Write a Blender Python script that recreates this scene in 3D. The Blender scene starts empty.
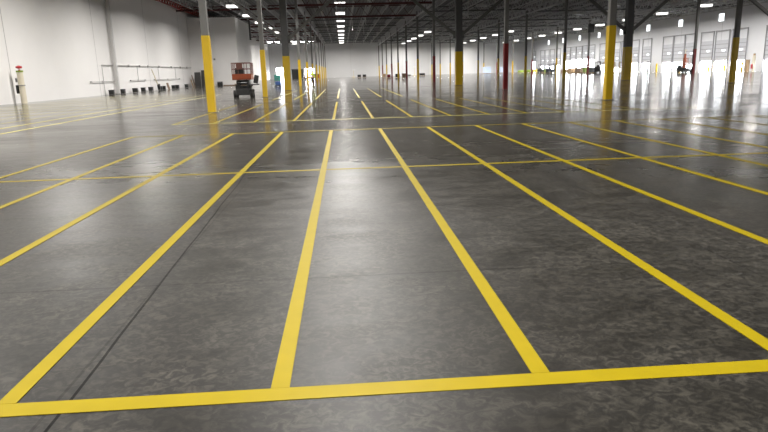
import bpy, bmesh, math, random
from mathutils import Vector, Matrix, Euler

random.seed(11)
S = bpy.context.scene
COL = S.collection
PI = math.pi
ORD = ['first', 'second', 'third', 'fourth', 'fifth', 'sixth', 'seventh', 'eighth', 'ninth', 'tenth', 'eleventh',
       'twelfth', 'thirteenth', 'fourteenth', 'fifteenth', 'sixteenth', 'seventeenth', 'eighteenth']

# ------------------------------------------------------------------ camera
CAM_H = 1.6
FPX = 606.564
FW = Vector((0.05778425, 0.97102310, -0.23189462))
RT = Vector((0.99742787, -0.06602068, -0.02790917))
UP = Vector((0.04241029, 0.22968545, 0.97234046))
cd = bpy.data.cameras.new('camera')
cd.sensor_fit = 'HORIZONTAL'
cd.sensor_width = 36.0
cd.lens = FPX / 768.0 * 36.0
cd.clip_start = 0.05
cd.clip_end = 1500
cam = bpy.data.objects.new('camera', cd)
COL.objects.link(cam)
B = -FW
cam.matrix_world = Matrix(((RT.x, UP.x, B.x, 0), (RT.y, UP.y, B.y, 0), (RT.z, UP.z, B.z, CAM_H), (0, 0, 0, 1)))
S.camera = cam


def project(p):
    d = Vector(p) - Vector((0, 0, CAM_H))
    z = d.dot(FW)
    if z <= 0.1:
        return (1e6, 1e6)
    return (384 + FPX * d.dot(RT) / z, 216 - FPX * d.dot(UP) / z)


# ------------------------------------------------------------------ materials
MATS = {}


def mat(name, color, rough=0.6, metal=0.0, spec=0.5, emit=None, estr=0.0, noise=0.0, nscale=8.0, bump=0.0):
    m = bpy.data.materials.new(name)
    m.use_nodes = True
    nt = m.node_tree
    b = nt.nodes['Principled BSDF']
    b.inputs['Base Color'].default_value = (*color, 1)
    b.inputs['Roughness'].default_value = rough
    b.inputs['Metallic'].default_value = metal
    b.inputs['Specular IOR Level'].default_value = spec
    if emit:
        b.inputs['Emission Color'].default_value = (*emit, 1)
        b.inputs['Emission Strength'].default_value = estr
    if noise > 0 or bump > 0:
        tc = nt.nodes.new('ShaderNodeTexCoord')
        n = nt.nodes.new('ShaderNodeTexNoise')
        n.inputs['Scale'].default_value = nscale
        n.inputs['Detail'].default_value = 4
        nt.links.new(tc.outputs['Object'], n.inputs['Vector'])
        if noise > 0:
            r = nt.nodes.new('ShaderNodeValToRGB')
            r.color_ramp.elements[0].position = 0.3
            r.color_ramp.elements[1].position = 0.7
            r.color_ramp.elements[0].color = (*[c * (1 - noise) for c in color], 1)
            r.color_ramp.elements[1].color = (*[min(1, c * (1 + noise)) for c in color], 1)
            nt.links.new(n.outputs['Fac'], r.inputs['Fac'])
            nt.links.new(r.outputs['Color'], b.inputs['Base Color'])
        if bump > 0:
            bp = nt.nodes.new('ShaderNodeBump')
            bp.inputs['Strength'].default_value = bump
            bp.inputs['Distance'].default_value = 0.01
            nt.links.new(n.outputs['Fac'], bp.inputs['Height'])
            nt.links.new(bp.outputs['Normal'], b.inputs['Normal'])
    MATS[name] = m
    return m


def mathn(nt, op, a, b=None, c=None):
    n = nt.nodes.new('ShaderNodeMath')
    n.operation = op
    for i, v in enumerate((a, b, c)):
        if v is None:
            continue
        if isinstance(v, (int, float)):
            n.inputs[i].default_value = v
        else:
            nt.links.new(v, n.inputs[i])
    return n.outputs[0]


def line_mask(nt, coord, pitch, offset, half):
    """1 within half of offset + k * pitch"""
    t = mathn(nt, 'SUBTRACT', coord, offset - pitch / 2)
    t = mathn(nt, 'MODULO', mathn(nt, 'ADD', t, pitch * 1000), pitch)
    t = mathn(nt, 'ABSOLUTE', mathn(nt, 'SUBTRACT', t, pitch / 2))
    return mathn(nt, 'LESS_THAN', t, half)


def mixcol(nt, fac, a, b):
    n = nt.nodes.new('ShaderNodeMix')
    n.data_type = 'RGBA'
    if isinstance(fac, (int, float)):
        n.inputs[0].default_value = fac
    else:
        nt.links.new(fac, n.inputs[0])
    for i, v in ((6, a), (7, b)):
        if isinstance(v, tuple):
            n.inputs[i].default_value = (*v, 1)
        else:
            nt.links.new(v, n.inputs[i])
    return n.outputs[2]


def noise_tex(nt, vec, scale, detail=4, rough=0.55, distort=0.0, stretch=None):
    n = nt.nodes.new('ShaderNodeTexNoise')
    n.inputs['Scale'].default_value = scale
    n.inputs['Detail'].default_value = detail
    n.inputs['Roughness'].default_value = rough
    n.inputs['Distortion'].default_value = distort
    if stretch:
        mp = nt.nodes.new('ShaderNodeMapping')
        mp.inputs['Scale'].default_value = stretch
        nt.links.new(vec, mp.inputs['Vector'])
        vec = mp.outputs['Vector']
    nt.links.new(vec, n.inputs['Vector'])
    return n.outputs['Fac']


def remap(nt, v, a, b, c, d):
    n = nt.nodes.new('ShaderNodeMapRange')
    nt.links.new(v, n.inputs[0])
    for i, x in enumerate((a, b, c, d)):
        n.inputs[i + 1].default_value = x
    return n.outputs[0]


def floor_material():
    m = bpy.data.materials.new('polished_concrete')
    m.use_nodes = True
    nt = m.node_tree
    b = nt.nodes['Principled BSDF']
    tc = nt.nodes.new('ShaderNodeTexCoord')
    v = tc.outputs['Object']
    sx = nt.nodes.new('ShaderNodeSeparateXYZ')
    nt.links.new(v, sx.inputs[0])
    X, Y = sx.outputs[0], sx.outputs[1]
    big = noise_tex(nt, v, 0.22, 3, 0.5, 0.4)
    mid = noise_tex(nt, v, 2.2, 5, 0.62, 0.6, (0.8, 1.2, 1))
    fine = noise_tex(nt, v, 15.0, 7, 0.66, 1.1, (1.0, 1.1, 1))
    blot = noise_tex(nt, v, 18.0, 4, 0.7, 2.0)
    c = mixcol(nt, remap(nt, big, 0.35, 0.65, 0, 1), FLOOR_D, FLOOR_L)
    c = mixcol(nt, remap(nt, mid, 0.4, 0.62, 0, 0.55), c, FLOOR_M)
    veins = mathn(nt, 'MULTIPLY', remap(nt, fine, 0.45, 0.64, 0, 1.0), remap(nt, mid, 0.36, 0.6, 0.35, 1.0))
    c = mixcol(nt, veins, c, FLOOR_V)
    dark = mathn(nt, 'MULTIPLY', remap(nt, blot, 0.57, 0.65, 0, 0.7), remap(nt, big, 0.45, 0.6, 0, 1))
    c = mixcol(nt, dark, c, FLOOR_K)
    # saw-cut joints
    wob = mathn(nt, 'MULTIPLY', mathn(nt, 'SUBTRACT', noise_tex(nt, v, 0.5, 2), 0.5), 0.06)
    Xw = mathn(nt, 'ADD', mathn(nt, 'ADD', X, wob), mathn(nt, 'MULTIPLY', Y, 0.030))
    main = mathn(nt, 'LESS_THAN', mathn(nt, 'ABSOLUTE', mathn(nt, 'ADD', Xw, 1.385)), 0.009)
    jx = line_mask(nt, X, 4.66, 3.125, 0.009)
    jy = line_mask(nt, mathn(nt, 'ADD', Y, wob), 4.65, 4.66, 0.012)
    j = mathn(nt, 'MINIMUM', mathn(nt, 'ADD', main, mathn(nt, 'MULTIPLY', mathn(nt, 'ADD', jx, jy), 0.42)), 1.0)
    c = mixcol(nt, j, c, (0.002, 0.002, 0.002))
    nt.links.new(c, b.inputs['Base Color'])
    nt.links.new(mathn(nt, 'MULTIPLY', mathn(nt, 'SUBTRACT', 1.0, mathn(nt, 'MULTIPLY', j, 0.8)), FLOOR_SPEC), b.inputs['Specular IOR Level'])
    # a ground floor's micro-relief counts for less the flatter light meets it: gloss rises towards grazing angles
    lw = nt.nodes.new('ShaderNodeLayerWeight')
    cosv = mathn(nt, 'SUBTRACT', 1.0, lw.outputs['Facing'])
    r = mathn(nt, 'MULTIPLY', mathn(nt, 'MINIMUM', mathn(nt, 'MULTIPLY', cosv, 4.0), 1.0), remap(nt, mid, 0.3, 0.7, ROUGH[0], ROUGH[1]))
    band = noise_tex(nt, v, 0.45, 4, 0.6, 0.3, (0.35, 1.0, 1))
    r = mathn(nt, 'ADD', r, remap(nt, band, 0.35, 0.65, ROUGH_MIN[0], ROUGH_MIN[1]))
    nt.links.new(r, b.inputs['Roughness'])
    # dusty sheen, added to brighten the floor at grazing angles
    dust = mathn(nt, 'MULTIPLY', remap(nt, fine, 0.38, 0.64, 0.45, 1.5), remap(nt, mid, 0.34, 0.64, 0.55, 1.35))
    nt.links.new(mathn(nt, 'MULTIPLY', dust, DUST_SHEEN), b.inputs['Sheen Weight'])
    b.inputs['Sheen Roughness'].default_value = 0.45
    b.inputs['Sheen Tint'].default_value = (1.0, 0.93, 0.82, 1)
    bp = nt.nodes.new('ShaderNodeBump')
    bp.inputs['Strength'].default_value = 0.025
    bp.inputs['Distance'].default_value = 0.02
    nt.links.new(mid, bp.inputs['Height'])
    nt.links.new(bp.outputs['Normal'], b.inputs['Normal'])
    return m


def wall_material(name, color, axis, pitch, offset, jcol):
    m = bpy.data.materials.new(name)
    m.use_nodes = True
    nt = m.node_tree
    b = nt.nodes['Principled BSDF']
    tc = nt.nodes.new('ShaderNodeTexCoord')
    v = tc.outputs['Object']
    sx = nt.nodes.new('ShaderNodeSeparateXYZ')
    nt.links.new(v, sx.inputs[0])
    A = sx.outputs[axis]
    n = noise_tex(nt, v, 0.35, 4)
    c = mixcol(nt, remap(nt, n, 0.3, 0.7, 0, 1), tuple(x * 0.965 for x in color), color)
    c = mixcol(nt, mathn(nt, 'MULTIPLY', line_mask(nt, A, pitch, offset, 0.045), 0.9), c, jcol)
    nt.links.new(c, b.inputs['Base Color'])
    b.inputs['Roughness'].default_value = 0.7
    b.inputs['Specular IOR Level'].default_value = 0.3
    return m


def deck_material():
    m = bpy.data.materials.new('ribbed_steel_deck')
    m.use_nodes = True
    nt = m.node_tree
    b = nt.nodes['Principled BSDF']
    tc = nt.nodes.new('ShaderNodeTexCoord')
    v = tc.outputs['Object']
    sx = nt.nodes.new('ShaderNodeSeparateXYZ')
    nt.links.new(v, sx.inputs[0])
    n = noise_tex(nt, v, 0.5, 3)
    rib = line_mask(nt, sx.outputs[0], 0.5, 0, 0.12)
    c = mixcol(nt, remap(nt, n, 0.3, 0.7, 0, 1), (0.24, 0.242, 0.25), (0.30, 0.302, 0.31))
    c = mixcol(nt, mathn(nt, 'MULTIPLY', rib, 0.5), c, (0.07, 0.07, 0.075))
    nt.links.new(c, b.inputs['Base Color'])
    b.inputs['Roughness'].default_value = 0.6
    return m


FLOOR_D = (0.0065, 0.0060, 0.0048)
FLOOR_L = (0.0115, 0.0105, 0.0085)
FLOOR_M = (0.0080,0.0072,0.0058)
FLOOR_V = (0.036,0.033,0.026)
FLOOR_K = (0.003,0.0028,0.0025)
FLOOR_SPEC = 0.28
DUST_SHEEN = 0.075
ROUGH = (0.29, 0.40)
ROUGH_MIN = (0.05, 0.12)
LENS = 2.2      # radiance of the diffuser seen from the side
WATT = 1950.0    # the lamp's downward beam
SPREAD = 160.0
SKY = 40.0

WHITE = wall_material('white_panel_wall', (0.86, 0.845, 0.83), 1, 16.8, 65.2, (0.42, 0.41, 0.40))
WHITE_X = wall_material('white_end_wall', (0.76,0.755,0.75), 0, 8.9, 2.9, (0.62, 0.61, 0.60))
DOCKW = wall_material('daylight_tinted_dock_wall', (0.82,0.83,0.86), 1, 12.6, 90.0, (0.5, 0.5, 0.52))  # same white as the other walls, with blue daylight tinted into it
FLOOR = floor_material()
DECK = deck_material()
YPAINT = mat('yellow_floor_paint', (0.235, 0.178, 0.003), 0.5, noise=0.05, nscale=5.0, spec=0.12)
YPALE = mat('pale_yellow_floor_paint', (0.50, 0.43, 0.09), 0.38, noise=0.12, nscale=3.0, spec=0.4)  # paler, shinier yellow for the farther stripes
YGUARD = mat('yellow_column_wrap', (0.60, 0.39, 0.010), 0.42, noise=0.05, nscale=2.0)
RGUARD = mat('red_column_wrap', (0.17, 0.012, 0.012), 0.42, noise=0.05, nscale=2.0)
GSTEEL = mat('grey_painted_steel', (0.15, 0.147, 0.139), 0.5, noise=0.06, nscale=3.0)
DSTEEL = mat('dark_grey_steel', (0.10, 0.10, 0.10), 0.5, noise=0.08, nscale=3.0)
JOISTM = mat('joist_steel', (0.55, 0.55, 0.555), 0.55)
REDPRIME = mat('red_primer_steel', (0.075, 0.009, 0.008), 0.55, noise=0.1, nscale=3.0)
REDPIPE = mat('red_sprinkler_pipe', (0.42, 0.05, 0.035), 0.45)
LAMPHOUSE = mat('white_lamp_housing', (0.75, 0.75, 0.74), 0.4)
LENSOFF = mat('unlit_lamp_lens', (0.55, 0.55, 0.54), 0.35)
LAMPLENS = mat('lamp_lens', (1, 1, 1), 0.3, emit=(1.0, 0.965, 0.92), estr=LENS)
DAYGLASS = mat('daylit_window_glass', (0.9, 0.93, 1.0), 0.2, emit=(0.92, 0.97, 1.0), estr=2.2)
DOORPANEL = mat('dock_door_panel', (0.60, 0.61, 0.65), 0.45, noise=0.03, nscale=1.0)
DOORSEAM = mat('dock_door_frame', (0.38, 0.38, 0.41), 0.5)
TRACK = mat('galvanised_track', (0.36, 0.36, 0.38), 0.5)
DARKSHEET = mat('dark_sheet', (0.055, 0.052, 0.05), 0.55, noise=0.15, nscale=2)
BLACKP = mat('black_plastic', (0.018, 0.018, 0.018), 0.45)
RUBBER = mat('black_rubber', (0.022, 0.021, 0.020), 0.75)
ORANGE = mat('orange_machine_paint', (0.28, 0.055, 0.014), 0.4, noise=0.08, nscale=6.0)
RUSTY = mat('faded_orange_rail', (0.16, 0.06, 0.042), 0.5)
GREYM = mat('grey_machine_paint', (0.26, 0.26, 0.25), 0.5)
CREAM = mat('cream_paint', (0.72, 0.66, 0.52), 0.5, noise=0.04, nscale=4)
PIPEGREY = mat('grey_conduit', (0.40, 0.39, 0.38), 0.45)
LIGHTGREY = mat('light_grey_paint', (0.60, 0.59, 0.58), 0.5)
WOOD = mat('pale_wood', (0.40, 0.27, 0.15), 0.7, noise=0.15, nscale=6)
BROWN = mat('brown_board', (0.22, 0.15, 0.10), 0.7, noise=0.15, nscale=6)
LIME = mat('hi_vis_lime', (0.55, 0.75, 0.06), 0.6)
NAVY = mat('dark_cloth', (0.022, 0.025, 0.035), 0.8)
SKIN = mat('skin', (0.50, 0.30, 0.21), 0.6)
WHITEP = mat('white_plastic', (0.78, 0.78, 0.76), 0.4)
TEAL = mat('teal_plastic', (0.08, 0.36, 0.30), 0.5)
BLUE = mat('blue_plastic', (0.05, 0.12, 0.36), 0.5)
PALEBLUE = mat('pale_blue_block', (0.60, 0.71, 0.88), 0.4, noise=0.1, nscale=2)
REDM = mat('red_enamel', (0.55, 0.03, 0.04), 0.4)
GREENP = mat('green_paint', (0.25, 0.36, 0.05), 0.5, noise=0.1, nscale=3)
YARD = mat('outdoor_concrete', (0.55, 0.54, 0.52), 0.8, noise=0.06, nscale=0.5)


# ------------------------------------------------------------------ mesh builder
class MB:
    def __init__(s):
        s.bm = bmesh.new()

    def box(s, c, d, rot=None, bev=0.0):
        m = Matrix.Translation(c)
        if rot is not None:
            m = m @ Euler(rot).to_matrix().to_4x4()
        m = m @ Matrix.Diagonal((d[0], d[1], d[2], 1))
        r = bmesh.ops.create_cube(s.bm, size=1.0, matrix=m)
        if bev > 0:
            es = {e for v in r['verts'] for e in v.link_edges}
            bmesh.ops.bevel(s.bm, geom=list(es), offset=bev, segments=2, profile=0.6, affect='EDGES', clamp_overlap=True)
        return s

    def bar(s, a, b, w, h=None):
        """square bar from a to b"""
        a, b = Vector(a), Vector(b)
        d = b - a
        h = w if h is None else h
        m = Matrix.Translation((a + b) / 2) @ d.to_track_quat('Z', 'Y').to_matrix().to_4x4() @ Matrix.Diagonal((w, h, d.length, 1))
        bmesh.ops.create_cube(s.bm, size=1.0, matrix=m)
        return s

    def tube(s, a, b, r, r2=None, seg=10):
        a, b = Vector(a), Vector(b)
        d = b - a
        m = Matrix.Translation((a + b) / 2) @ d.to_track_quat('Z', 'Y').to_matrix().to_4x4()
        bmesh.ops.create_cone(s.bm, cap_ends=True, segments=seg, radius1=r, radius2=r if r2 is None else r2, depth=d.length, matrix=m)
        return s

    def ball(s, c, r, sc=(1, 1, 1), seg=12):
        m = Matrix.Translation(c) @ Matrix.Diagonal((sc[0], sc[1], sc[2], 1))
        bmesh.ops.create_uvsphere(s.bm, u_segments=seg, v_segments=max(6, seg // 2), radius=r, matrix=m)
        return s

    def mesh(s, name, material):
        me = bpy.data.meshes.new(name)
        bmesh.ops.recalc_face_normals(s.bm, faces=s.bm.faces)
        s.bm.to_mesh(me)
        s.bm.free()
        me.materials.append(material)
        return me

    def build(s, name, material, parent=None, loc=(0, 0, 0)):
        o = bpy.data.objects.new(name, s.mesh(name, material))
        COL.objects.link(o)
        o.location = loc
        if parent is not None:
            o.parent = parent
        return o


def tag(o, label, cat, group=None, kind=None):
    if label:
        o['label'] = label
    if cat:
        o['category'] = cat
    if group:
        o['group'] = group
    if kind:
        o['kind'] = kind
    return o


def thing(name, label, cat, loc=(0, 0, 0), rz=0.0, group=None):
    o = bpy.data.objects.new(name, None)
    COL.objects.link(o)
    o.location = loc
    o.rotation_euler = (0, 0, rz)
    return tag(o, label, cat, group)


def struct(o):
    o['kind'] = 'structure'
    return o


def dup(root, loc, rz=None, label=None, group=None):
    r = root.copy()
    COL.objects.link(r)
    r.location = loc
    if rz is not None:
        r.rotation_euler = (0, 0, rz)
    if label:
        r['label'] = label
    if group:
        r['group'] = group
    for ch in list(root.children):
        c = ch.copy()
        COL.objects.link(c)
        c.parent = r
        for g in list(ch.children):
            d = g.copy()
            COL.objects.link(d)
            d.parent = c
    return r


# ------------------------------------------------------------------ the shell
XL, XR, YN, YF = -24.8, 64.0, -22.0, 215.0
SLOPE = 0.020


def zb(x):              # underside of the roof joists
    return 11.45 - SLOPE * (x - XL)


def zd(x):              # underside of the deck
    return zb(x) + 0.95


def wall_with_holes(name, material, axis, pos, thick, a0, a1, z1, holes):
    """a wall on the plane axis = pos (room side) with rectangular openings (a0, a1, z0, z1); z1 may be a function of a"""
    mb = MB()
    cuts = sorted({a0, a1, *[h[0] for h in holes], *[h[1] for h in holes]})
    for i in range(len(cuts) - 1):
        u0, u1 = cuts[i], cuts[i + 1]
        mid = (u0 + u1) / 2
        hs = sorted([h for h in holes if h[0] < mid < h[1]], key=lambda h: h[2])
        top = z1(mid) if callable(z1) else z1
        spans, z = [], 0.0
        for h in hs:
            if h[2] > z:
                spans.append((z, h[2]))
            z = h[3]
        spans.append((z, top))
        for s0, s1 in spans:
            if axis == 'x':
                mb.box((pos + thick / 2, mid, (s0 + s1) / 2), (abs(thick), u1 - u0, s1 - s0))
            else:
                mb.box((mid, pos + thick / 2, (s0 + s1) / 2), (u1 - u0, abs(thick), s1 - s0))
    return struct(mb.build(name, material))


fl = MB()
fl.box(((XL + XR) / 2, (YN + YF) / 2, -0.1), (XR - XL + 1.2, YF - YN + 1.2, 0.2))
struct(fl.build('floor', FLOOR))

# deck slopes down towards the dock wall
bm = bmesh.new()
x0, x1 = XL - 0.5, XR + 0.5
vs = [bm.verts.new(p) for p in ((x0, YN - .5, zd(x0)), (x1, YN - .5, zd(x1)), (x1, YF + .5, zd(x1)), (x0, YF + .5, zd(x0)),
                                (x0, YN - .5, zd(x0) + .2), (x1, YN - .5, zd(x1) + .2), (x1, YF + .5, zd(x1) + .2), (x0, YF + .5, zd(x0) + .2))]
for f in ((0, 1, 2, 3), (7, 6, 5, 4), (0, 4, 5, 1), (1, 5, 6, 2), (2, 6, 7, 3), (3, 7, 4, 0)):
    bm.faces.new([vs[i] for i in f])
cm = MB()
cm.bm.free()
cm.bm = bm
struct(cm.build('ceiling', DECK))

# dock doors: (centre along the wall, height of the leaf's lower edge)
DOOR_W = 3.3
DOORS = [(89.3, 1.75), (97.4, 1.75), (102.0, 1.75), (106.4, 1.75), (111.6, 1.3), (115.5, 1.75), (119.6, 1.75),
         (128.0, 1.8), (133.4, 1.8), (138.1, 1.2), (142.6, 0.9), (150.2, 1.6), (157.0, 3.0), (161.3, 3.3), (165.6, 3.3),
         (169.9, 3.3), (174.2, 3.0), (182.0, 1.9), (187.2, 1.7), (192.0, 1.7), (196.6, 1.9), (205.5, 3.3)]
DOOR_H = 5.05
WINS = [90.3, 103.1, 115.8, 128.3, 140.9, 153.3, 166.0, 178.6, 191.3]
WIN_Z = 8.85
dock_holes = [(c - DOOR_W / 2, c + DOOR_W / 2, 0.0, DOOR_H) for c, _ in DOORS] + [(w - 0.85, w + 0.85, WIN_Z - 0.68, WIN_Z + 0.68) for w in WINS]
wall_with_holes('wall_right', DOCKW, 'x', XR, 0.3, YN, YF + .3, zd(XR) + 0.1, dock_holes)
wall_with_holes('wall_left', WHITE, 'x', XL, -0.3, YN, YF + .3, zd(XL) + 0.1, [])
BACKH = [(-22.6, -18.4, 0, 3.7), (-17.4, -13.6, 0, 3.2), (-12.8, -9.8, 0, 3.3)]
wall_with_holes('wall_back', WHITE_X, 'y', YF, 0.3, XL - .3, XR + .3, 12.0, BACKH)
wall_with_holes('wall_front', WHITE_X, 'y', YN, -0.3, XL - .3, XR + .3, 12.0, [])
# the white block that juts out from the left wall
mb = MB()
mb.box((-20.95, 112.2, 5.42), (7.7, 15.6, 10.84))
struct(mb.build('wall_block', WHITE))
mb = MB()
mb.box((-16.96, 119.5, 9.8), (0.28, 0.5, 3.6))  # dark strip added for the dark gap past the block
struct(mb.build('dark_gap_strip_1', DSTEEL))
# concrete apron outside the openings
mb = MB()
mb.box((XR + 20.6, 110, -0.15), (40, 300, 0.2))
mb.box((-10, YF + 20.7, -0.15), (120, 40, 0.2))
tag(struct(mb.build('ground', YARD)), 'bright concrete yard outside the open dock doors', None)

# ------------------------------------------------------------------ dock doors
for i, (c, low) in enumerate(DOORS):
    d = struct(thing('door_%d' % (i + 1), 'white sectional dock door, %s along the dock wall, raised part way' % (ORD + ['nineteenth', 'twentieth', 'twenty-first', 'twenty-second', 'twenty-third'])[i], None, (XR - 0.06, c, 0)))
    h = DOOR_H + 0.1 - min(low, 2.0)
    npan = 5
    ph = h / npan
    for k in range(npan):
        z0 = low + k * ph
        p = MB().box((0, 0, z0 + ph / 2), (0.06, DOOR_W + 0.34, ph - 0.015)).build('door_panel', DOORPANEL, d)
        if k < npan - 1:
            MB().box((-0.05, 0, z0 + ph), (0.05, DOOR_W + 0.3, 0.10)).build('panel_rail', DOORSEAM, p)
        if k == 2:
            MB().box((-0.035, -0.5, z0 + ph * 0.5), (0.02, 0.85, 0.26)).build('vision_pane', DAYGLASS, p)
    tr = MB()
    for sgn in (-1, 1):
        tr.box((-0.09, sgn * (DOOR_W / 2 + 0.22), 3.3), (0.12, 0.12, 6.6))
    tr.build('door_track', TRACK, d)
    MB().box((-0.12, 0, 6.66), (0.16, DOOR_W + 0.6, 0.16)).build('counterbalance_shaft', TRACK, d)
# the black roll door and openings at the far end
d = struct(thing('door_%d' % (len(DOORS) + 1), 'black door in the far end wall between two bright openings', None, (-15.5, YF - 0.05, 0)))
MB().box((0, 0, 1.5), (3.8, 0.08, 3.0)).build('door_panel', BLACKP, d)
MB().box((0, -0.05, 3.05), (3.9, 0.2, 0.3)).build('door_hood', DSTEEL, d)

for i, w in enumerate(WINS):
    wd = struct(thing('window_%d' % (i + 1), 'square daylit window high in the dock wall, %s along it' % ORD[i], None, (XR, w, WIN_Z)))
    MB().box((0.12, 0, 0), (0.03, 1.7, 1.36)).build('window_pane', DAYGLASS, wd)
    fr = MB()
    for sgn in (-1, 1):
        fr.box((0.03, sgn * 0.82, 0), (0.1, 0.06, 1.36))
        fr.box((0.03, 0, sgn * 0.65), (0.1, 1.58, 0.06))
    fr.build('window_frame', LIGHTGREY, wd)

# ------------------------------------------------------------------ columns
ROWX = [-5.52, 11.9, 29.22, 46.45]
COLY = [28.3 + 17.5 * k for k in range(11)]
ROWNAME = ['row by the scissor lift', 'row of alternating yellow and red wraps', 'third row from the white wall', 'row along the dock doors']
GROW = ['scissor lift column row', 'alternating yellow and red column row', 'third column row', 'dock side column row']


def column_meshes(w, top):
    gm = MB().box((0, 0, 1.675), (w + 0.04, w + 0.04, 3.35), bev=0.03).mesh('column_wrap', YGUARD)
    rm = gm.copy()
    rm.materials.clear()
    rm.materials.append(RGUARD)
    sm = MB().box((0, 0, 3.35 + (top - 3.35) / 2), (w, w, top - 3.35), bev=0.02).mesh('shaft', GSTEEL if w < 0.5 else DSTEEL)  # thick shafts: dim light on the same grey put into darker steel
    bp = MB().box((0, 0, 0.012), (w + 0.16, w + 0.16, 0.024)).mesh('base_plate', DSTEEL)
    return gm, rm, sm, bp


for r, X in enumerate(ROWX):
    top = zb(X) - 0.2
    slim, thick = column_meshes(0.30, top), column_meshes(0.66, top)
    n = 0
    for k, Y in enumerate(COLY):
        px = project((X, Y, 2.0))[0]
        if px > 790 or px < -20:
            continue
        red = (r in (1, 3)) and k % 2 == 1
        braced = abs(Y - 63.3) < 1
        dx = {(0, 0): -0.45, (0, 1): -0.21, (0, 2): -0.08, (1, 0): 0.47, (1, 1): 0.21, (1, 2): -0.05, (2, 1): 0.53, (2, 2): 0.28, (3, 3): 0.45}.get((r, k), 0.0)
        gm, rm, sm, bp = thick if braced else slim
        lab = '%s %s steel column with %s wrap, %s in the %s' % ('thick' if braced else 'slim', 'dark grey' if braced else 'grey', 'red' if red else 'yellow', ORD[n], ROWNAME[r])
        t = thing('steel_column', lab, 'column', (X + dx, Y, 0), 0, 'steel columns of the warehouse')
        n += 1
        for nm, me in (('column_wrap', rm if red else gm), ('shaft', sm), ('base_plate', bp)):
            o = bpy.data.objects.new(nm, me)
            COL.objects.link(o)
            o.parent = t
        if braced:
            for sgn in (-1, 1):
                b = MB().bar((sgn * 0.28, 0, 4.95), (sgn * (0.28 + 5.3), 0, 9.25 if r < 3 else 8.8), 0.28, 0.28).build('knee_brace', GSTEEL, t)
                MB().box((sgn * 0.40, 0, 5.02), (0.30, 0.06, 0.75)).build('gusset_plate', DSTEEL, b)

# ------------------------------------------------------------------ roof steel
# joist girders along each column row, one per bay
for r, X in enumerate(ROWX):
    zt, zl = zd(X) - 0.3, zb(X) - 0.9 if r < 2 else zb(X) - 0.6
    L = 17.5 - 0.40
    tc = MB().box((0, L / 2, zt), (0.24, L, 0.16)).mesh('top_chord', JOISTM)
    bc = MB().box((0, L / 2, zl), (0.24, L, 0.18)).mesh('bottom_chord', JOISTM)
    wb = MB()
    nn = 7
    for i in range(nn):
        y0, ym, y1 = L * i / nn, L * (i + .5) / nn, L * (i + 1) / nn
        wb.bar((0, y0, zt), (0, ym, zl), 0.11)
        wb.bar((0, ym, zl), (0, y1, zt), 0.11)
        wb.bar((0, ym, zl), (0, ym, zt), 0.08)
    wm = wb.mesh('web', JOISTM)
    q = 0
    for k in range(3, 10):
        Y = 28.3 + 17.5 * k
        if Y + L > YF:
            continue
        t = thing('joist_girder', 'dark lattice girder over the %s, %s span deep' % (GROW[r], ORD[q]), 'roof girder', (X, Y + 0.20, 0), 0, 'lattice girders over the column rows')
        q += 1
        for nm, me in (('top_chord', tc), ('bottom_chord', bc), ('web', wm)):
            o = bpy.data.objects.new(nm, me)
            COL.objects.link(o)
            o.parent = t

# lattice girders across the bays on every column line
BAYX = [XL] + ROWX + [XR]
BAYNAME = ['beside the white panel wall', 'over the centre aisle', 'past the red columns', 'in the fourth bay across', 'along the dock wall']
for bi in range(5):
    xa, xb = BAYX[bi] + (0.2 if bi else 0.05), BAYX[bi + 1] - (0.2 if bi < 4 else 0.05)
    Lx = xb - xa
    zt = zb(xb) + 0.75

    def girder_meshes(zl, m):
        mb = MB()
        mb.box((Lx / 2, 0, zt), (Lx, 0.16, 0.14))
        nn = 8
        for i in range(nn):
            a, m_, b_ = Lx * i / nn, Lx * (i + .5) / nn, Lx * (i + 1) / nn
            mb.bar((a, 0, zt), (m_, 0, zl), 0.07)
            mb.bar((m_, 0, zl), (b_, 0, zt), 0.07)
        return mb.mesh('web', m), MB().box((Lx / 2, 0, zl), (Lx, 0.20, 0.26 if m is REDPRIME else 0.18)).mesh('bottom_chord', m)

    deep = girder_meshes(9.95, REDPRIME) if bi == 1 else None
    flat = girder_meshes((11.35, 10.95, 10.45, 10.1, 10.2)[bi], REDPRIME if bi == 0 else DSTEEL)
    for q, k in enumerate(range(3, 11)):
        red = bi == 0 or (bi == 1 and k < 5)
        bars, chord = deep if bi == 1 and k < 5 else flat
        t = thing('cross_girder', '%s lattice roof girder crossing the bay %s, %s one deep' % ('red' if red else 'dark grey', BAYNAME[bi], ORD[q]), 'roof girder', (xa, 28.3 + 17.5 * k, 0), 0, 'lattice girders across the bays')
        for nm, me in (('web', bars), ('bottom_chord', chord)):
            o = bpy.data.objects.new(nm, me)
            COL.objects.link(o)
            o.parent = t
# open-web joists running the depth of the hall between the cross girders
def joist_mesh(L):
    mb = MB()
    mb.box((0, L / 2, 0.86), (0.15, L, 0.12))
    mb.box((0, L / 2, 0.06), (0.15, L, 0.12))
    nn = 10
    for i in range(nn):
        a, m_, b_ = L * i / nn, L * (i + .5) / nn, L * (i + 1) / nn
        mb.bar((0, a, 0.86), (0, m_, 0.06), 0.07)
        mb.bar((0, m_, 0.06), (0, b_, 0.86), 0.07)
    return mb.mesh('roof_joist', JOISTM)


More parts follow.
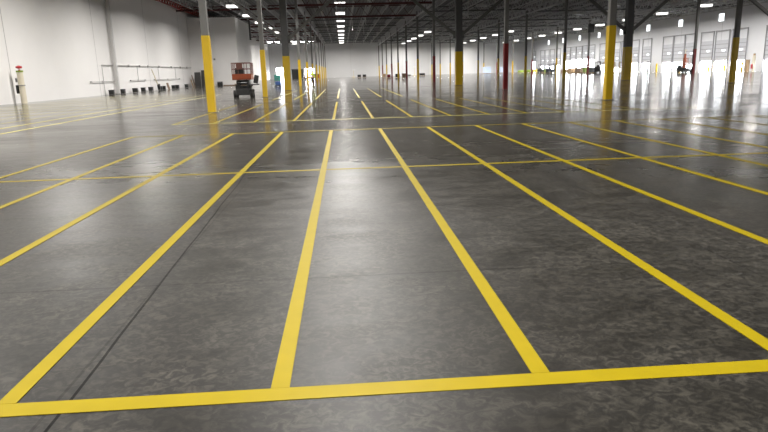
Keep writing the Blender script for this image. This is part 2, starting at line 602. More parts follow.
jlong, jshort = joist_mesh(17.4), joist_mesh(11.4)
for bi in range(5):
    xa, xb = BAYX[bi], BAYX[bi + 1]
    for j in range(1, 7):
        x = xa + (xb - xa) * j / 7
        for k in range(2, 11):
            Y = 28.3 + 17.5 * k
            if k < 3 and bi not in (1, 2):
                continue
            o = bpy.data.objects.new('roof_joist', jlong if k < 10 else jshort)
            COL.objects.link(o)
            o.location = (x, Y + 0.05, zb(x))
            tag(o, 'grey open-web roof joist under the deck ' + BAYNAME[bi], 'roof joist', 'roof joists ' + BAYNAME[bi])
# red lattice girder along the white wall top
mb = MB()
X, zt, zl, L = XL + 1.0, 12.35, 11.45, 62.0
mb.box((X, 60 + L / 2, zt), (0.16, L, 0.12))
mb.box((X, 60 + L / 2, zl), (0.16, L, 0.14))
for i in range(48):
    y0, ym, y1 = 60 + L * i / 48, 60 + L * (i + .5) / 48, 60 + L * (i + 1) / 48
    mb.bar((X, y0, zt), (X, ym, zl), 0.09)
    mb.bar((X, ym, zl), (X, y1, zt), 0.09)
tag(mb.build('lattice_girder', REDPIPE), 'red lattice girder running along the top of the white panel wall', 'roof girder')
# sprinkler mains
for i, (X, z, nm) in enumerate(((-14.0, 10.9, 'over the lamps beside the white wall'), (3.6, 10.5, 'over the centre aisle'))):
    mb = MB()
    mb.tube((X, 62, z), (X, YF - 0.02, z), 0.07)
    for yy in range(66, 214, 12):
        mb.tube((X, yy, z), (X, yy, zd(X)), 0.012, seg=6)
    tag(mb.build('sprinkler_pipe', PIPEGREY), 'thin grey sprinkler pipe hung under the roof ' + nm, 'pipe', 'sprinkler pipes')
# hanging drops seen against the dark roof
for X, Y, z, l in ((3.9, 99, 10.2, 1.3), (2.2, 120, 10.3, 0.9), (17.0, 84, 9.6, 1.3), (4.6, 128, 10.2, 1.1)):
    mb = MB()
    mb.tube((X, Y, z - l), (X, Y, zd(X)), 0.05, seg=8)
    mb.box((X, Y, z - l), (0.14, 0.14, 0.2))
    tag(mb.build('cable_drop', LIGHTGREY), 'pale cable drop hanging from the dark roof', 'cable', 'cable drops from the roof')

# ------------------------------------------------------------------ lamps
hm = MB()
hm.box((0, 0, 0.31), (1.50, 1.15, 0.08), bev=0.02)
hm.box((0, 0, 0.40), (0.7, 0.4, 0.14), bev=0.02)
hm = hm.mesh('lamp_housing', LAMPHOUSE)
lm = MB().box((0, 0, 0.12), (1.46, 1.11, 0.30)).mesh('lamp_lens', LAMPLENS)
lo_ = MB().box((0, 0, 0.21), (1.46, 1.11, 0.12)).mesh('lamp_lens', LENSOFF)
beam = bpy.data.lights.new('lamp_beam', 'AREA')
beam.shape = 'RECTANGLE'
beam.size, beam.size_y = 1.46, 1.11
beam.energy = WATT
beam.color = (1.0, 0.965, 0.92)
beam.spread = math.radians(SPREAD)
wide = beam.copy()          # wider spread, set to brighten the end wall and the dock side
wide.name = 'lamp_beam_wide'
wide.spread = math.radians(172)
rodm = MB().tube((-0.55, 0, 0.35), (-0.55, 0, 1.0), 0.012, seg=6).tube((0.55, 0, 0.35), (0.55, 0, 1.0), 0.012, seg=6).mesh('hanger', PIPEGREY)
for li, (X, z, y0, pitch) in enumerate(((-15.2, 11.0, 91.4, 14.4), (0.0, 10.75, 88.6, 14.2), (20.6, 10.3, 92, 14.4), (40.5, 9.95, 92, 14.4), (54.2, 9.65, 91.5, 12.7))):
    k = -7
    q = 0
    while y0 + k * pitch < YF - 3:
        Y = y0 + k * pitch
        k += 1
        if Y < YN + 2:
            continue
        seen = project((X, Y, z))
        on = li not in (2, 3) or Y > 138
        if li in (2, 3) and Y < 60:
            continue
        if -10 < seen[0] < 780 and -6 < seen[1] < 400:
            lab = '%s high-bay lamp, %s from the near end %s' % ('lit' if on else 'unlit', ORD[q], ['of the row beside the white wall', 'of the row over the centre aisle', 'of the row past the red columns', 'of the fourth row across', 'of the row by the dock wall'][li])
            q += 1
        else:
            lab = 'lit high-bay lamp overhead, nearer than the first lamps in view' if on else 'unlit high-bay lamp overhead, nearer than the first lamps in view'
        t = thing('high_bay_lamp', lab, 'lamp', (X, Y, z), 0, 'high-bay lamps under the roof')
        for nm, me in (('lamp_housing', hm), ('lamp_lens', lm if on else lo_), ('hanger', rodm)):
            o = bpy.data.objects.new(nm, me)
            COL.objects.link(o)
            o.parent = t
        if on and Y < (209 if li in (2, 3) else 203) and not (li == 0 and 100 < Y < 126) and not (li == 1 and abs(Y - 61.6) < 2):
            o = bpy.data.objects.new('lamp_beam', wide if Y > 165 or li == 4 or (li in (2, 3)) else beam)
            COL.objects.link(o)
            o.parent = t
            o.location = (0, 0, -0.05)
# black unit heater by the dock-row column
t = thing('unit_heater', 'black unit heater mounted high on a grey column near the dock doors', 'heater', (46.45, 115.35, 7.7))
MB().box((0, -0.3, 0.6), (1.0, 0.6, 1.5), bev=0.05).build('heater_case', BLACKP, t)
MB().box((0, 0.10, 0.6), (0.2, 0.36, 0.2)).build('bracket', DSTEEL, t)

# ------------------------------------------------------------------ painted stripes
LX0, LDX, LW = -1.786, 1.389, 0.098


def stripe(xa, xb, ya, yb, label, group, m=YPAINT, z=0.003):
    o = MB().box((0, 0, z / 2), (xb - xa, yb - ya, z)).build('yellow_stripe', m, None, ((xa + xb) / 2, (ya + yb) / 2, 0.0005))
    return tag(o, label, 'floor stripe', group)


CA, CB, CC, CD = 2.851, 10.276, 17.522, 21.659
stripe(-7.0, 17.5, CA - 0.062, CA + 0.062, 'wide yellow cross stripe closing the near ends of the lanes', 'yellow cross stripes', z=0.003)
stripe(-9.5, 17.5, CB - 0.05, CB + 0.05, 'thin yellow cross stripe running through the middle of the long lanes', 'yellow cross stripes', z=0.002)
stripe(LX0 - 3 * LDX - 0.05, 17.5, CC - 0.05, CC + 0.05, 'thin yellow cross stripe at the far ends of the long lanes', 'yellow cross stripes', z=0.003)
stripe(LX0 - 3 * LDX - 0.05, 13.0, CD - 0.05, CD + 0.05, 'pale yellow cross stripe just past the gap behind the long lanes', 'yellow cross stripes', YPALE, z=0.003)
for i, k in enumerate(range(-3, 13)):
    x = LX0 + LDX * k
    stripe(x - LW / 2, x + LW / 2, CA + 0.063, CC - 0.051, 'long yellow lane stripe between the cross stripes, %s counted from the white wall side' % ORD[i], 'long yellow lane stripes', z=0.0035)
for i, k in enumerate(range(-3, 10)):
    x = LX0 + LDX * k
    stripe(x - LW / 2, x + LW / 2, CD + 0.051, 34.7, 'yellow lane stripe beyond the gap, %s counted from the white wall side' % ORD[i], 'yellow lane stripes beyond the gap', z=0.0035)
for i, k in enumerate(range(-2, 5)):
    x = LX0 + LDX * k
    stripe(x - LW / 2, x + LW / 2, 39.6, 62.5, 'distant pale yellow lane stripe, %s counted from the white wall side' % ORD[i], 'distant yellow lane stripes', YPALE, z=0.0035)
for i, x in enumerate((-10.95, -12.2, -13.6, -15.0, -16.4, -17.8, -19.2, -20.6, -22.0)):
    w_ = 0.065 if i < 2 else 0.035
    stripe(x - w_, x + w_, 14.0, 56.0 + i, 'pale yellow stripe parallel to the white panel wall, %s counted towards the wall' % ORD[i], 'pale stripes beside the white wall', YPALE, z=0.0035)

# ------------------------------------------------------------------ scissor lift
def wheel(parent, loc, r, w, name='wheel'):
    o = MB().tube((-w / 2, 0, 0), (w / 2, 0, 0), r, seg=20).build(name, RUBBER, parent, loc)
    MB().tube((-w / 2 - 0.012, 0, 0), (w / 2 + 0.012, 0, 0), r * 0.5, seg=14).build('hub', GREYM, o)
    return o


def scissor_lift(name, label, loc, rz, deck, levels, group=None, tray=True):
    t = thing(name, label, 'scissor lift', loc, rz, group)
    MB().box((0, 0, 0.42), (1.1, 2.3, 0.46), bev=0.04).box((0, 0, 0.66), (0.9, 2.0, 0.1)).build('chassis', BLACKP, t)
    for sx in (-1, 1):
        for sy in (-1, 1):
            wheel(t, (sx * 0.68, sy * 0.82, 0.28), 0.28, 0.24)
    z0, z1 = 0.66, deck - 0.08
    sc = MB()
    for L in range(levels):
        a, b = z0 + (z1 - z0) * L / levels, z0 + (z1 - z0) * (L + 1) / levels
        for sx in (-0.46, 0.46):
            sc.bar((sx, -0.95, a + 0.04), (sx, 0.95, b - 0.04), 0.09, 0.15)
            sc.bar((sx * 0.78, 0.95, a + 0.04), (sx * 0.78, -0.95, b - 0.04), 0.09, 0.15)
        sc.tube((-0.4, 0, (a + b) / 2), (0.4, 0, (a + b) / 2), 0.04)
        for yy in (-0.85, 0.85):
            sc.tube((-0.5, yy, b - 0.04), (0.5, yy, b - 0.04), 0.05)
    sc.build('scissor_arms', BLACKP, t)
    for sx in (-1, 1):
        MB().box((sx * 0.50, -0.1, 0.72), (0.26, 1.3, 0.44), bev=0.04).build('engine_tray', BLACKP, t)
    p = MB().box((0, 0, deck), (1.55, 2.5, 0.1)).build('platform', DSTEEL, t)
    tb = MB()
    for sx in (-1, 1):
        tb.box((sx * 0.76, 0, deck + 0.17), (0.04, 2.5, 0.42))
    for sy in (-1, 1):
        tb.box((0, sy * 1.23, deck + 0.17), (1.48, 0.04, 0.42))
    tb.build('toe_board', ORANGE, p)
    gr = MB()
    for sx in (-1, 1):
        for yy in (-1.23, -0.4, 0.4, 1.23):
            gr.box((sx * 0.76, yy, deck + 0.72), (0.05, 0.05, 0.86))
        for zz in (0.72, 1.15):
            gr.box((sx * 0.76, 0, deck + zz), (0.05, 2.5, 0.05))
    for sy in (-1, 1):
        for zz in (0.72, 1.15):
            gr.box((0, sy * 1.23, deck + zz), (1.5, 0.05, 0.05))
        for xx in (-0.25, 0.25):
            gr.box((xx, sy * 1.23, deck + 0.72), (0.04, 0.04, 0.86))
    gr.build('guard_rail', RUSTY, p)
    MB().box((-0.15, -1.12, deck + 0.93), (0.5, 0.16, 0.34), bev=0.02).build('control_box', RUSTY, p)
    MB().box((-0.2, -0.6, deck + 0.5), (0.7, 0.6, 0.6), bev=0.04).build('tool_bag', BLACKP, p)
    if tray:
        tr = MB().box((0.98, -0.5, 0.92), (0.75, 0.9, 0.08)).bar((0.5, -0.5, 0.6), (0.8, -0.5, 0.9), 0.07).build('swing_tray', DSTEEL, t)
        MB().box((1.12, -0.5, 1.3), (0.36, 0.5, 0.6), (0, 0.25, 0), bev=0.04).build('power_pack', BLACKP, tr)
    return t


scissor_lift('scissor_lift', 'orange scissor lift with black folded arms parked beside a yellow column', (-7.38, 46.7, 0), 0.06, 1.33, 3).scale = (0.87, 0.87, 1.0)
t = thing('mast_lift', 'orange mast lift with black wheeled base parked before the dock doors', 'mast lift', (57.2, 101.2, 0), 0.5)
MB().box((0, 0, 0.55), (1.2, 2.2, 0.45), bev=0.06).box((0, 0.7, 0.95), (1.0, 0.7, 0.5), bev=0.06).build('chassis', BLACKP, t)
for sx in (-1, 1):
    for sy in (-0.75, 0.75):
        wheel(t, (sx * 0.6, sy, 0.32), 0.32, 0.24)
MB().box((0, 0, 1.55), (0.42, 0.42, 1.7), bev=0.03).box((0, 0, 2.6), (0.26, 0.26, 0.9), bev=0.02).build('mast', ORANGE, t)
bk = MB().box((0, -0.5, 1.3), (0.8, 0.7, 0.1)).build('basket', ORANGE, t)
g = MB()
for sx in (-0.38, 0.38):
    for sy in (-0.83, -0.17):
        g.box((sx, sy, 1.85), (0.05, 0.05, 1.0))
for zz in (1.8, 2.33):
    for sx in (-0.38, 0.38):
        g.box((sx, -0.5, zz), (0.05, 0.7, 0.05))
    for sy in (-0.83, -0.17):
        g.box((0, sy, zz), (0.8, 0.05, 0.05))
g.build('basket_rail', ORANGE, bk)
MB().tube((0, 0, 3.05), (0, 0, 3.6), 0.05).box((0, 0, 3.65), (0.3, 0.2, 0.2)).build('beacon', CREAM, t)

# ------------------------------------------------------------------ things along the white wall
# cream riser post with red cap
t = thing('fire_riser', 'cream riser post with a red cap and black strap against the white wall', 'fire riser', (-24.1, 48.3, 0))
MB().tube((0, 0, 0), (0, 0, 2.3), 0.21, seg=18).build('riser_pipe', CREAM, t)
MB().tube((0, 0, 2.3), (0, 0, 2.42), 0.24, seg=18).build('flange', GREENP, t)
cap = MB().tube((0, 0, 2.42), (0, 0, 2.5), 0.07).ball((0, 0, 2.66), 0.17, (1, 1, 0.75)).build('red_cap', REDM, t)
MB().tube((-0.2, 0, 2.66), (0.2, 0, 2.66), 0.08).build('valve_port', REDM, cap)
MB().box((-0.28, -0.12, 1.05), (0.14, 0.2, 0.62), bev=0.03).build('black_strap', BLACKP, t)
MB().tube((0, 0, 1.3), (0, 0, 1.36), 0.255, seg=18).build('clamp_band', GREYM, t)
MB().box((-0.28, -0.1, 1.72), (0.1, 0.14, 0.3), bev=0.02).build('gauge', GREYM, t)
# wall column
t = thing('wall_column', 'light grey steel column standing tight against the white panel wall', 'column', (-24.5, 69.3, 0))
MB().box((0, 0, 5.7), (0.34, 0.34, 11.4), bev=0.02).build('shaft', LIGHTGREY, t)
MB().box((0, 0, 0.02), (0.55, 0.55, 0.04)).build('base_plate', DSTEEL, t)
# conduit runs
t = thing('conduit_run', 'long grey conduit run clipped along the white panel wall at head height', 'conduit', (XL + 0.12, 66, 0))
MB().tube((0, 0, 3.05), (0, 38, 3.05), 0.04, seg=8).tube((0, 0, 0.0), (0, 0, 3.05), 0.03, seg=8).build('main_conduit', PIPEGREY, t)
for y in (11.0, 19.5, 28.0):
    MB().tube((0, y, 1.4), (0, y, 3.05), 0.028, seg=8).build('drop_conduit', PIPEGREY, t)
for y in (8, 12, 15.2, 20, 26, 31, 35):
    MB().box((0.02, y, 3.05), (0.16, 0.28, 0.26), bev=0.02).build('junction_box', PIPEGREY, t)
for i, (ya, yb) in enumerate(((62.8, 68.9), (74.3, 79.6), (83.5, 96.0))):
    mb = MB()
    mb.tube((XL + 0.16, ya, 1.38), (XL + 0.16, yb, 1.38), 0.035, seg=8)
    for y in (ya, (ya + yb) / 2, yb):
        mb.box((XL + 0.09, y, 1.38), (0.18, 0.18, 0.14))
    tag(mb.build('handrail', PIPEGREY), 'thin grey waist-high pipe rail on the white wall, %s along it' % ORD[i], 'rail', 'low pipe rails on the white wall')
# black crates along the wall
def crate_mesh(w, d, h):
    mb = MB()
    mb.box((0, 0, h * 0.05 + 0.02), (w, d, h * 0.1))
    for sx in (-1, 1):
        mb.box((sx * (w / 2 - 0.02), 0, h / 2 + 0.02), (0.04, d, h))
    for sy in (-1, 1):
        mb.box((0, sy * (d / 2 - 0.02), h / 2 + 0.02), (w - 0.06, 0.04, h))
    return mb.mesh('plastic_crate', BLACKP), MB().box((0, 0, h + 0.02), (w + 0.06, d + 0.06, 0.06), bev=0.01).mesh('crate_lid', BLACKP)


cm_, lm_ = crate_mesh(0.62, 0.55, 0.55)
CR = [(66.6, 0.1), (69.9, 0.0), (74.0, 0.0), (77.0, 0.1), (80.0, -0.1), (84.2, 0.0), (85.7, 0.1), (90.6, 0.0), (92.6, 0.0), (98.0, 0.0)]
for i, (y, rz) in enumerate(CR):
    t = thing('plastic_crate', 'black plastic crate on the floor by the white wall, %s counted from the cream riser' % ORD[i], 'crate', (-24.25, y, 0), rz, 'black crates along the white wall')
    t.scale = (0.72, 0.95, 0.85)
    for nm, me in (('crate_body', cm_), ('crate_lid', lm_)):
        o = bpy.data.objects.new(nm, me)
        COL.objects.link(o)
        o.parent = t
# pale prop and boards leaning
t = thing('levelling_staff', 'pale yellow prop leaning on the white wall among the black crates', 'prop', (-23.9, 82.6, 0))
MB().bar((0, 0, 0.05), (-0.5, -0.9, 2.7), 0.12, 0.08).build('staff', CREAM, t)
MB().box((-0.05, -0.1, 0.45), (0.3, 0.4, 0.7), (0.3, 0, 0), bev=0.04).build('staff_foot', BLACKP, t)
for i, (y, w, h, m, lab) in enumerate(((87.9, 0.9, 0.9, BROWN, 'small brown board leaning on the white wall between black crates'),
                                     (101.6, 0.5, 1.2, WOOD, 'pale wooden board leaning beside the dark sheets'),
                                     (102.4, 0.5, 1.9, BROWN, 'tall brown board leaning beside the dark sheets'))):
    o = MB().box((0, 0, h / 2), (0.05, w, h), (0, -0.22, 0)).build('leaning_board', m, None, (-24.35 + h * 0.1, y, 0.0))
    tag(o, lab, 'board', 'boards leaning on the white wall')
for i, (y, x, h, lab) in enumerate(((103.1, -23.6, 2.3, 'dark grey sheet leaning in front at the end of the white wall'), (103.6, -22.6, 2.6, 'tall dark grey sheet standing against the white block'),
                                    (103.5, -21.6, 2.7, 'dark grey sheet standing against the white block, second along'))):
    o = MB().box((0, 0, h / 2), (0.95, 0.06, h), (-0.10, 0, 0.0)).build('steel_sheet', BLACKP if i == 2 else DARKSHEET, None, (x, y - 0.1, 0.0))
    tag(o, lab, 'sheet', 'dark sheets leaning by the white block')
tag(MB().box((0, 0, 0.3), (0.8, 0.6, 0.6), bev=0.05).box((0, 0, 0.66), (0.84, 0.64, 0.08)).build('storage_tub', BLACKP, None, (-20.2, 103.7, 0)), 'low black tub on the floor against the white block', 'tub')
o = tag(MB().box((0, 0, 0), (0.3, 0.06, 0.3), bev=0.03).ball((0, -0.05, 0.05), 0.1).build('alarm_strobe', GREYM, None, (-20.9, 104.35, 4.3)), 'small grey alarm strobe high on the white block', 'alarm')
# low dark boards at foot of the block
tag(MB().box((0, 0, 0.08), (4.6, 0.5, 0.16)).box((0.5, 0.02, 0.22), (2.0, 0.3, 0.1)).build('stacked_boards', BROWN, None, (-17.4, 104.0, 0)), 'low dark boards lying at the foot of the white block', 'boards')

# ------------------------------------------------------------------ person
def person(loc, rz, label):
    t = thing('person', label, 'person', loc, rz)
    P = [((0, 0, 0.98), .15), ((0, 0, 1.15), .145), ((0, 0, 1.36), .165), ((0, 0, 1.52), .07), ((0, -.01, 1.60), .075), ((0, -.015, 1.70), .095), ((0, 0, 1.79), .06),
         ((.10, 0, .92), .105), ((.12, -.02, .52), .07), ((.13, .02, .10), .045), ((.14, -.14, .05), .04),
         ((-.10, 0, .92), .105), ((-.12, .02, .52), .07), ((-.13, .05, .10), .045), ((-.14, -.11, .05), .04),
         ((.20, 0, 1.43), .07), ((.26, .02, 1.16), .05), ((.24, -.12, .93), .037), ((.23, -.17, .84), .035),
         ((-.20, 0, 1.43), .07), ((-.26, .02, 1.16), .05), ((-.25, -.10, .93), .037), ((-.24, -.14, .84), .035)]
    E_ = [(0, 1), (1, 2), (2, 3), (3, 4), (4, 5), (5, 6), (0, 7), (7, 8), (8, 9), (9, 10), (0, 11), (11, 12), (12, 13), (13, 14), (2, 15), (15, 16), (16, 17), (17, 18), (2, 19), (19, 20), (20, 21), (21, 22)]

    def skin(name, idx, grow, m):
        mp = {v: i for i, v in enumerate(idx)}
        me = bpy.data.meshes.new(name)
        me.from_pydata([P[i][0] for i in idx], [(mp[a], mp[b]) for a, b in E_ if a in mp and b in mp], [])
        me.materials.append(m)
        o = bpy.data.objects.new(name, me)
        COL.objects.link(o)
        o.parent = t
        md = o.modifiers.new('skin', 'SKIN')
        for i, v in enumerate(idx):
            s = me.skin_vertices[0].data[i]
            s.radius = (P[v][1] + grow, P[v][1] + grow)
            s.use_root = i == 0
        sb = o.modifiers.new('subsurf', 'SUBSURF')
        sb.levels = sb.render_levels = 2
        return o
    body = skin('body', list(range(23)), 0, SKIN)
    skin('trousers', [0, 7, 8, 9, 11, 12, 13], 0.022, NAVY)
    skin('hi_vis_vest', [1, 2, 15, 19], 0.028, LIME)
    skin('sleeves', [2, 15, 16, 17, 19, 20, 21], 0.014, LIME)
    MB().ball((0, -0.01, 1.75), 0.14, (1, 1.15, 0.8)).tube((0, -0.03, 1.72), (0, -0.03, 1.74), 0.17, seg=16).build('hard_hat', WHITEP, t)
    fc = MB()
    for s in (-1, 1):
        fc.ball((s * 0.035, -0.105, 1.69), 0.011)
        fc.ball((s * 0.098, -0.01, 1.68), 0.025, (0.5, 0.8, 1.2))
    fc.ball((0, -0.112, 1.655), 0.016, (0.8, 1, 1.4))
    fc.box((0, -0.102, 1.615), (0.05, 0.015, 0.01))
    fc.build('face', SKIN, t)
    for s in (1, -1):
        hb = MB()
        x = .23 * s if s > 0 else -.24
        y = -.17 if s > 0 else -.14
        hb.box((x, y - 0.015, 0.815), (0.03, 0.075, 0.085), bev=0.012)
        for f in range(4):
            L = (0.055, 0.068, 0.062, 0.048)[f]
            hb.tube((x, y - 0.045 + f * 0.02, 0.775), (x - 0.012 * s, y - 0.05 + f * 0.02, 0.775 - L), 0.0085, 0.007, seg=6)
        hb.tube((x, y - 0.05, 0.835), (x - 0.01 * s, y - 0.085, 0.785), 0.01, 0.008, seg=6)
        hb.build('hand', SKIN, t)
    for s in (1, -1):
        x, y = (.135, -.05) if s > 0 else (-.135, -.02)
        MB().box((x, y, 0.06), (0.115, 0.29, 0.115), bev=0.03).build('boot', RUBBER, t)
    return t


person((-3.85, 79.0, 0), PI * 0.1, 'person in lime hi-vis top and dark trousers standing down the aisle').scale = (1.06, 1.06, 1.08)

# ------------------------------------------------------------------ far end
def cart(name, label, loc, rz, body_m, group=None):
    t = thing(name, label, 'utility cart', loc, rz, group)
    MB().box((0, 0, 0.55), (1.2, 2.6, 0.45), bev=0.06).box((0, -1.05, 0.95), (1.15, 0.4, 0.5), bev=0.05).build('cart_body', body_m, t)
    MB().box((0, 0.1, 0.85), (1.05, 0.5, 0.2), bev=0.04).box((0, 0.4, 1.15), (1.05, 0.12, 0.5), bev=0.04).build('seat', BLACKP, t)
    ps = MB()
    for sx in (-1, 1):
        for sy in (-0.85, 0.75):
            ps.bar((sx * 0.55, sy, 0.75), (sx * 0.52, sy, 1.95), 0.05)
    ps.build('roof_posts', DSTEEL, t)
    MB().box((0, -0.05, 1.98), (1.25, 1.9, 0.08), bev=0.03).build('cart_roof', WHITEP, t)
    for sx in (-1, 1):
        for sy in (-0.85, 0.85):
            wheel(t, (sx * 0.55, sy, 0.28), 0.28, 0.2)
    return t


cart('utility_cart', 'orange utility cart with white roof among the distant yellow columns', (-8.6, 160, 0), PI / 2, ORANGE, 'utility carts at the far end')
cart('utility_cart', 'second orange utility cart with white roof, parked between distant yellow columns', (-6.9, 164.5, 0), 0.4, ORANGE, 'utility carts at the far end')
cart('utility_cart', 'small orange cart close to the far end of the column row by the aisle', (-6.9, 173.0, 0), 0.1, ORANGE, 'utility carts at the far end')
t = thing('storage_tote', 'teal storage tote standing before the bright opening in the far end wall', 'tote', (-15.6, 150, 0))
MB().box((0, 0, 0.75), (1.5, 1.2, 1.3), bev=0.08).build('tote_body', TEAL, t)
MB().box((0, 0, 1.43), (1.6, 1.3, 0.12), bev=0.03).build('tote_lid', TEAL, t)
MB().box((0, 0, 0.06), (1.5, 1.2, 0.12)).build('tote_pallet', WOOD, t)
t = thing('floor_scrubber', 'low blue floor scrubber parked beyond the thick yellow column', 'floor scrubber', (-8.9, 86.0, 0), 0.3)
MB().box((0, 0, 0.42), (0.7, 1.1, 0.5), bev=0.1).build('scrubber_body', BLUE, t)
MB().bar((0, 0.5, 0.6), (0, 0.85, 1.0), 0.06).bar((-0.3, 0.85, 1.0), (0.3, 0.85, 1.0), 0.05).build('scrubber_handle', BLACKP, t)
MB().box((0, -0.5, 0.08), (0.8, 0.4, 0.14), bev=0.03).build('brush_deck', BLACKP, t)
for sx in (-1, 1):
    wheel(t, (sx * 0.32, 0.3, 0.13), 0.13, 0.08)


def pallet_crate(X, Y, w, h, m, label, group='crates at the feet of the far columns'):
    t = thing('pallet_crate', label, 'crate', (X, Y, 0), random.uniform(-.2, .2), group)
    mb = MB()
    for x in (-w / 2 + .08, 0, w / 2 - .08):
        mb.box((x, 0, 0.06), (0.1, w, 0.12))
    for k in range(5):
        mb.box((0, -w / 2 + 0.1 + k * (w - 0.2) / 4, 0.135), (w, 0.12, 0.03))
    mb.build('pallet', WOOD, t)
    MB().box((0, 0, 0.15 + h / 2), (w * 0.92, w * 0.92, h), bev=0.03).build('crate_load', m, t)
    return t


pallet_crate(13.2, 133.6, 1.1, 0.9, BROWN, 'brown crate beside a far yellow column in the alternating row')
pallet_crate(13.2, 150.4, 1.1, 0.8, BLACKP, 'black crate beside a far red column in the alternating row')
pallet_crate(11.0, 150.0, 0.9, 0.7, RGUARD, 'dark red crate beside a far red column in the alternating row')
pallet_crate(11.2, 168.9, 1.0, 0.8, WOOD, 'tan crate beside the ninth column in the alternating row')
pallet_crate(19.0, 184.0, 2.2, 0.30, BLACKP, 'long low black load on a pallet toward the far end wall', 'low loads before the far end wall')
pallet_crate(23.5, 184.0, 1.6, 0.6, BLACKP, 'black load on a pallet beside the pale mast', 'low loads before the far end wall')
pallet_crate(4.9, 186.0, 1.1, 0.7, BLACKP, 'black crate before the far end wall past the centre lamps', 'low loads before the far end wall')
pallet_crate(6.4, 186.0, 1.1, 0.7, BLACKP, 'second black crate before the far end wall, by the first red column seen behind', 'low loads before the far end wall')
pallet_crate(45.6, 195.0, 2.2, 1.9, PALEBLUE, 'tall pale blue block on a pallet before the far end wall', 'pale blue blocks at the far end')  # pale blue blocks for two unidentified pale blue shapes
pallet_crate(51.0, 195.0, 2.0, 1.7, PALEBLUE, 'pale blue block on a pallet near the far corner of the dock wall', 'pale blue blocks at the far end')


def mast(X, Y, h, label):
    t = thing('work_light_mast', label, 'mast', (X, Y, 0), 0, 'pale masts before the far end wall')
    MB().box((0, 0, 0.2), (0.9, 0.9, 0.4), bev=0.05).build('mast_base', CREAM, t)
    MB().bar((0, 0, 0.4), (0, 0, h), 0.16).build('mast_pole', CREAM, t)
    MB().box((0, 0, h), (0.8, 0.2, 0.35), bev=0.03).build('mast_head', WHITEP, t)


mast(3.2, 186, 2.2, 'short pale mast standing before the far end wall in the centre aisle')
mast(21.2, 184, 2.6, 'taller pale mast beside a black pallet load toward the far end wall')


# ------------------------------------------------------------------ dock side machines and clutter
def forklift(label, loc, rz, m):
    t = thing('forklift', label, 'forklift', loc, rz, 'forklifts by the dock doors')
    MB().box((0, 0.2, 0.65), (1.15, 2.0, 0.7), bev=0.08).box((0, 0.95, 0.9), (1.1, 0.6, 0.7), bev=0.1).build('forklift_body', m, t)
    MB().box((0, 0.3, 1.1), (0.55, 0.5, 0.2), bev=0.04).box((0, 0.55, 1.4), (0.55, 0.12, 0.5), bev=0.04).build('seat', BLACKP, t)
    g = MB()
    for sx in (-1, 1):
        g.bar((sx * 0.5, -0.6, 0.9), (sx * 0.45, -0.3, 2.15), 0.07)
        g.bar((sx * 0.5, 0.95, 1.1), (sx * 0.45, 0.75, 2.15), 0.07)
    g.box((0, 0.22, 2.18), (1.05, 1.25, 0.08))
    g.build('overhead_guard', BLACKP, t)
    k = MB()
    for sx in (-1, 1):
        k.box((sx * 0.32, -0.95, 1.25), (0.1, 0.14, 2.3))
    k.box((0, -0.95, 2.36), (0.74, 0.12, 0.1)).box((0, -0.95, 1.2), (0.74, 0.1, 0.1))
    k.build('mast', DSTEEL, t)
    for sx in (-1, 1):
        MB().box((sx * 0.25, -1.55, 0.12), (0.12, 1.1, 0.05)).box((sx * 0.25, -1.04, 0.4), (0.12, 0.05, 0.6)).build('fork', DSTEEL, t)
        wheel(t, (sx * 0.5, -0.6, 0.33), 0.33, 0.24)
        wheel(t, (sx * 0.5, 0.85, 0.27), 0.27, 0.22)
    return t


forklift('black forklift with overhead guard between green pallet loads toward the far corner', (55.5, 171.0, 0), 0.5, BLACKP)
forklift('dark blue forklift near the white glare of the fully open dock doors', (53.5, 157.5, 0), 1.8, NAVY)
forklift('black forklift standing past the first near yellow column of the alternating row', (53.0, 126.5, 0), 2.6, BLACKP)
G = 'pallet loads by the dock doors'
for i, (X, Y, w, h, m, lab) in enumerate((
        (54.0, 186, 2.0, 0.6, GREENP, 'low green pallet load toward the far corner of the dock wall'),
        (55.0, 181, 2.0, 0.7, GREENP, 'green pallet load close behind the black forklift'),
        (55.0, 176.5, 1.8, 0.9, YPALE, 'yellowish pallet load beside the black forklift'),
        (54.5, 165, 1.7, 0.9, BLACKP, 'black pallet load past a slim grey column by the docks'),
        (54.0, 161.5, 1.6, 0.8, GREENP, 'green pallet load beside the dark blue forklift'),
        (55.0, 151, 2.2, 0.6, BROWN, 'long brown pallet load in front of the white glare'),
        (55.0, 146.5, 1.9, 0.9, WOOD, 'tan pallet load in front of the white glare'),
        (55.0, 141.8, 1.6, 1.0, BROWN, 'brown pallet load just short of the red column by the docks'),
        (55.0, 137.3, 1.6, 1.1, GREENP, 'lime green pallet load beside the red column by the docks'),
        (53.6, 131.2, 1.4, 1.0, BLACKP, 'black pallet load beside the black forklift past the red column'))):
    pallet_crate(X, Y, w, h, m, lab, G)
# wooden dock frames
for i, Y in enumerate((122.5, 118.2, 115.0)):
    mb = MB()
    w, h = 1.3, 2.1
    for sx in (-1, 1):
        mb.box((0, sx * w / 2, h / 2), (0.14, 0.14, h))
    mb.box((0, 0, h - 0.07), (0.14, w + 0.14, 0.14)).box((0, 0, 0.07), (0.5, w + 0.14, 0.14)).box((0, 0, h * 0.5), (0.1, w, 0.12))
    tag(mb.build('timber_rack', WOOD, None, (52.5, Y, 0)), 'tan timber frame standing by the docks between near yellow columns, %s of three' % ORD[i], 'timber frame', 'timber frames by the docks')
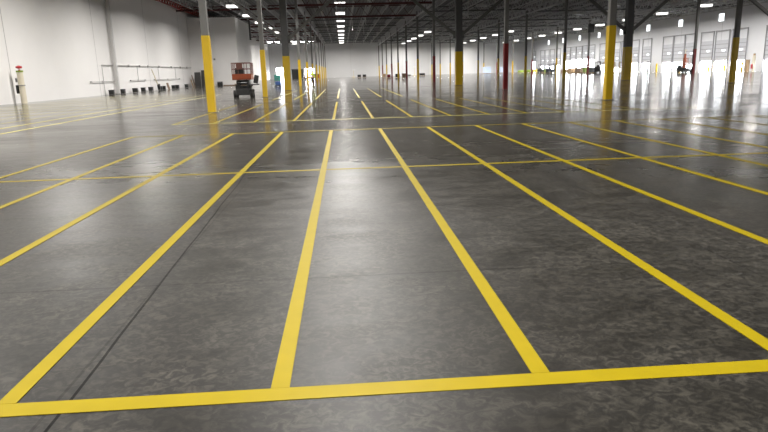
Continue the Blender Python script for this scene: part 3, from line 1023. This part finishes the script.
# yellow bollards between the near dock doors
tag(MB().box((0, 0, 0.85), (0.4, 0.5, 1.7), bev=0.04).box((0, 0, 1.74), (0.46, 0.56, 0.08)).build('guard_post', WOOD, None, (62.9, 93.4, 0)), 'tan guard post between the thick dock column and the cream extinguisher post', 'post')
bm_ = MB().tube((0, 0, 0), (0, 0, 1.5), 0.17, seg=14).ball((0, 0, 1.5), 0.17, (1, 1, 0.6)).mesh('bollard', YGUARD)
for i, Y in enumerate((95.2, 99.7, 104.2, 108.9, 113.5, 117.6, 122.2, 125.7)):
    o = bpy.data.objects.new('bollard', bm_)
    COL.objects.link(o)
    o.location = (XR - 0.75, Y, 0)
    tag(o, 'yellow bollard between the dock doors, %s from the near end of the dock wall' % ORD[i], 'bollard', 'yellow bollards along the dock wall')
t = thing('fire_extinguisher', 'fire extinguisher on a cream post beside the thick yellow column by the docks', 'fire extinguisher', (61.5, 89.9, 0))
MB().box((0, 0, 1.2), (0.3, 0.3, 2.4), bev=0.02).build('post', CREAM, t)
MB().tube((-0.25, 0, 0.45), (-0.25, 0, 1.05), 0.12, seg=12).ball((-0.25, 0, 1.05), 0.12).build('cylinder', REDM, t)
MB().box((0, 0, 2.5), (0.3, 0.1, 0.3)).build('sign_plate', WOOD, t)
t = thing('dock_gate', 'dark folded dock gate leaning by the dock wall', 'gate', (62.8, 124.4, 0))
g = MB()
for k in range(4):
    g.box((0, -0.45 + k * 0.3, 1.0), (0.06, 0.06, 2.0))
for z in (0.15, 1.0, 1.9):
    g.box((0, 0, z), (0.05, 1.0, 0.06))
g.build('gate_bars', DSTEEL, t)
MB().box((0, 0.6, 1.05), (0.2, 0.2, 2.1)).build('gate_post', BLACKP, t)

# ------------------------------------------------------------------ world and view
w = bpy.data.worlds.new('world')
S.world = w
w.use_nodes = True
bg = w.node_tree.nodes['Background']
bg.inputs[0].default_value = (0.92, 0.96, 1.0, 1)
bg.inputs[1].default_value = SKY
S.view_settings.view_transform = 'Standard'
S.view_settings.look = 'None'
S.view_settings.exposure = 0.0
S.view_settings.gamma = 1.0
S.view_settings.use_curve_mapping = False
S.cycles.max_bounces = 8
S.cycles.diffuse_bounces = 5
S.cycles.glossy_bounces = 4
S.cycles.sample_clamp_indirect = 5.0
S.cycles.use_denoising = True
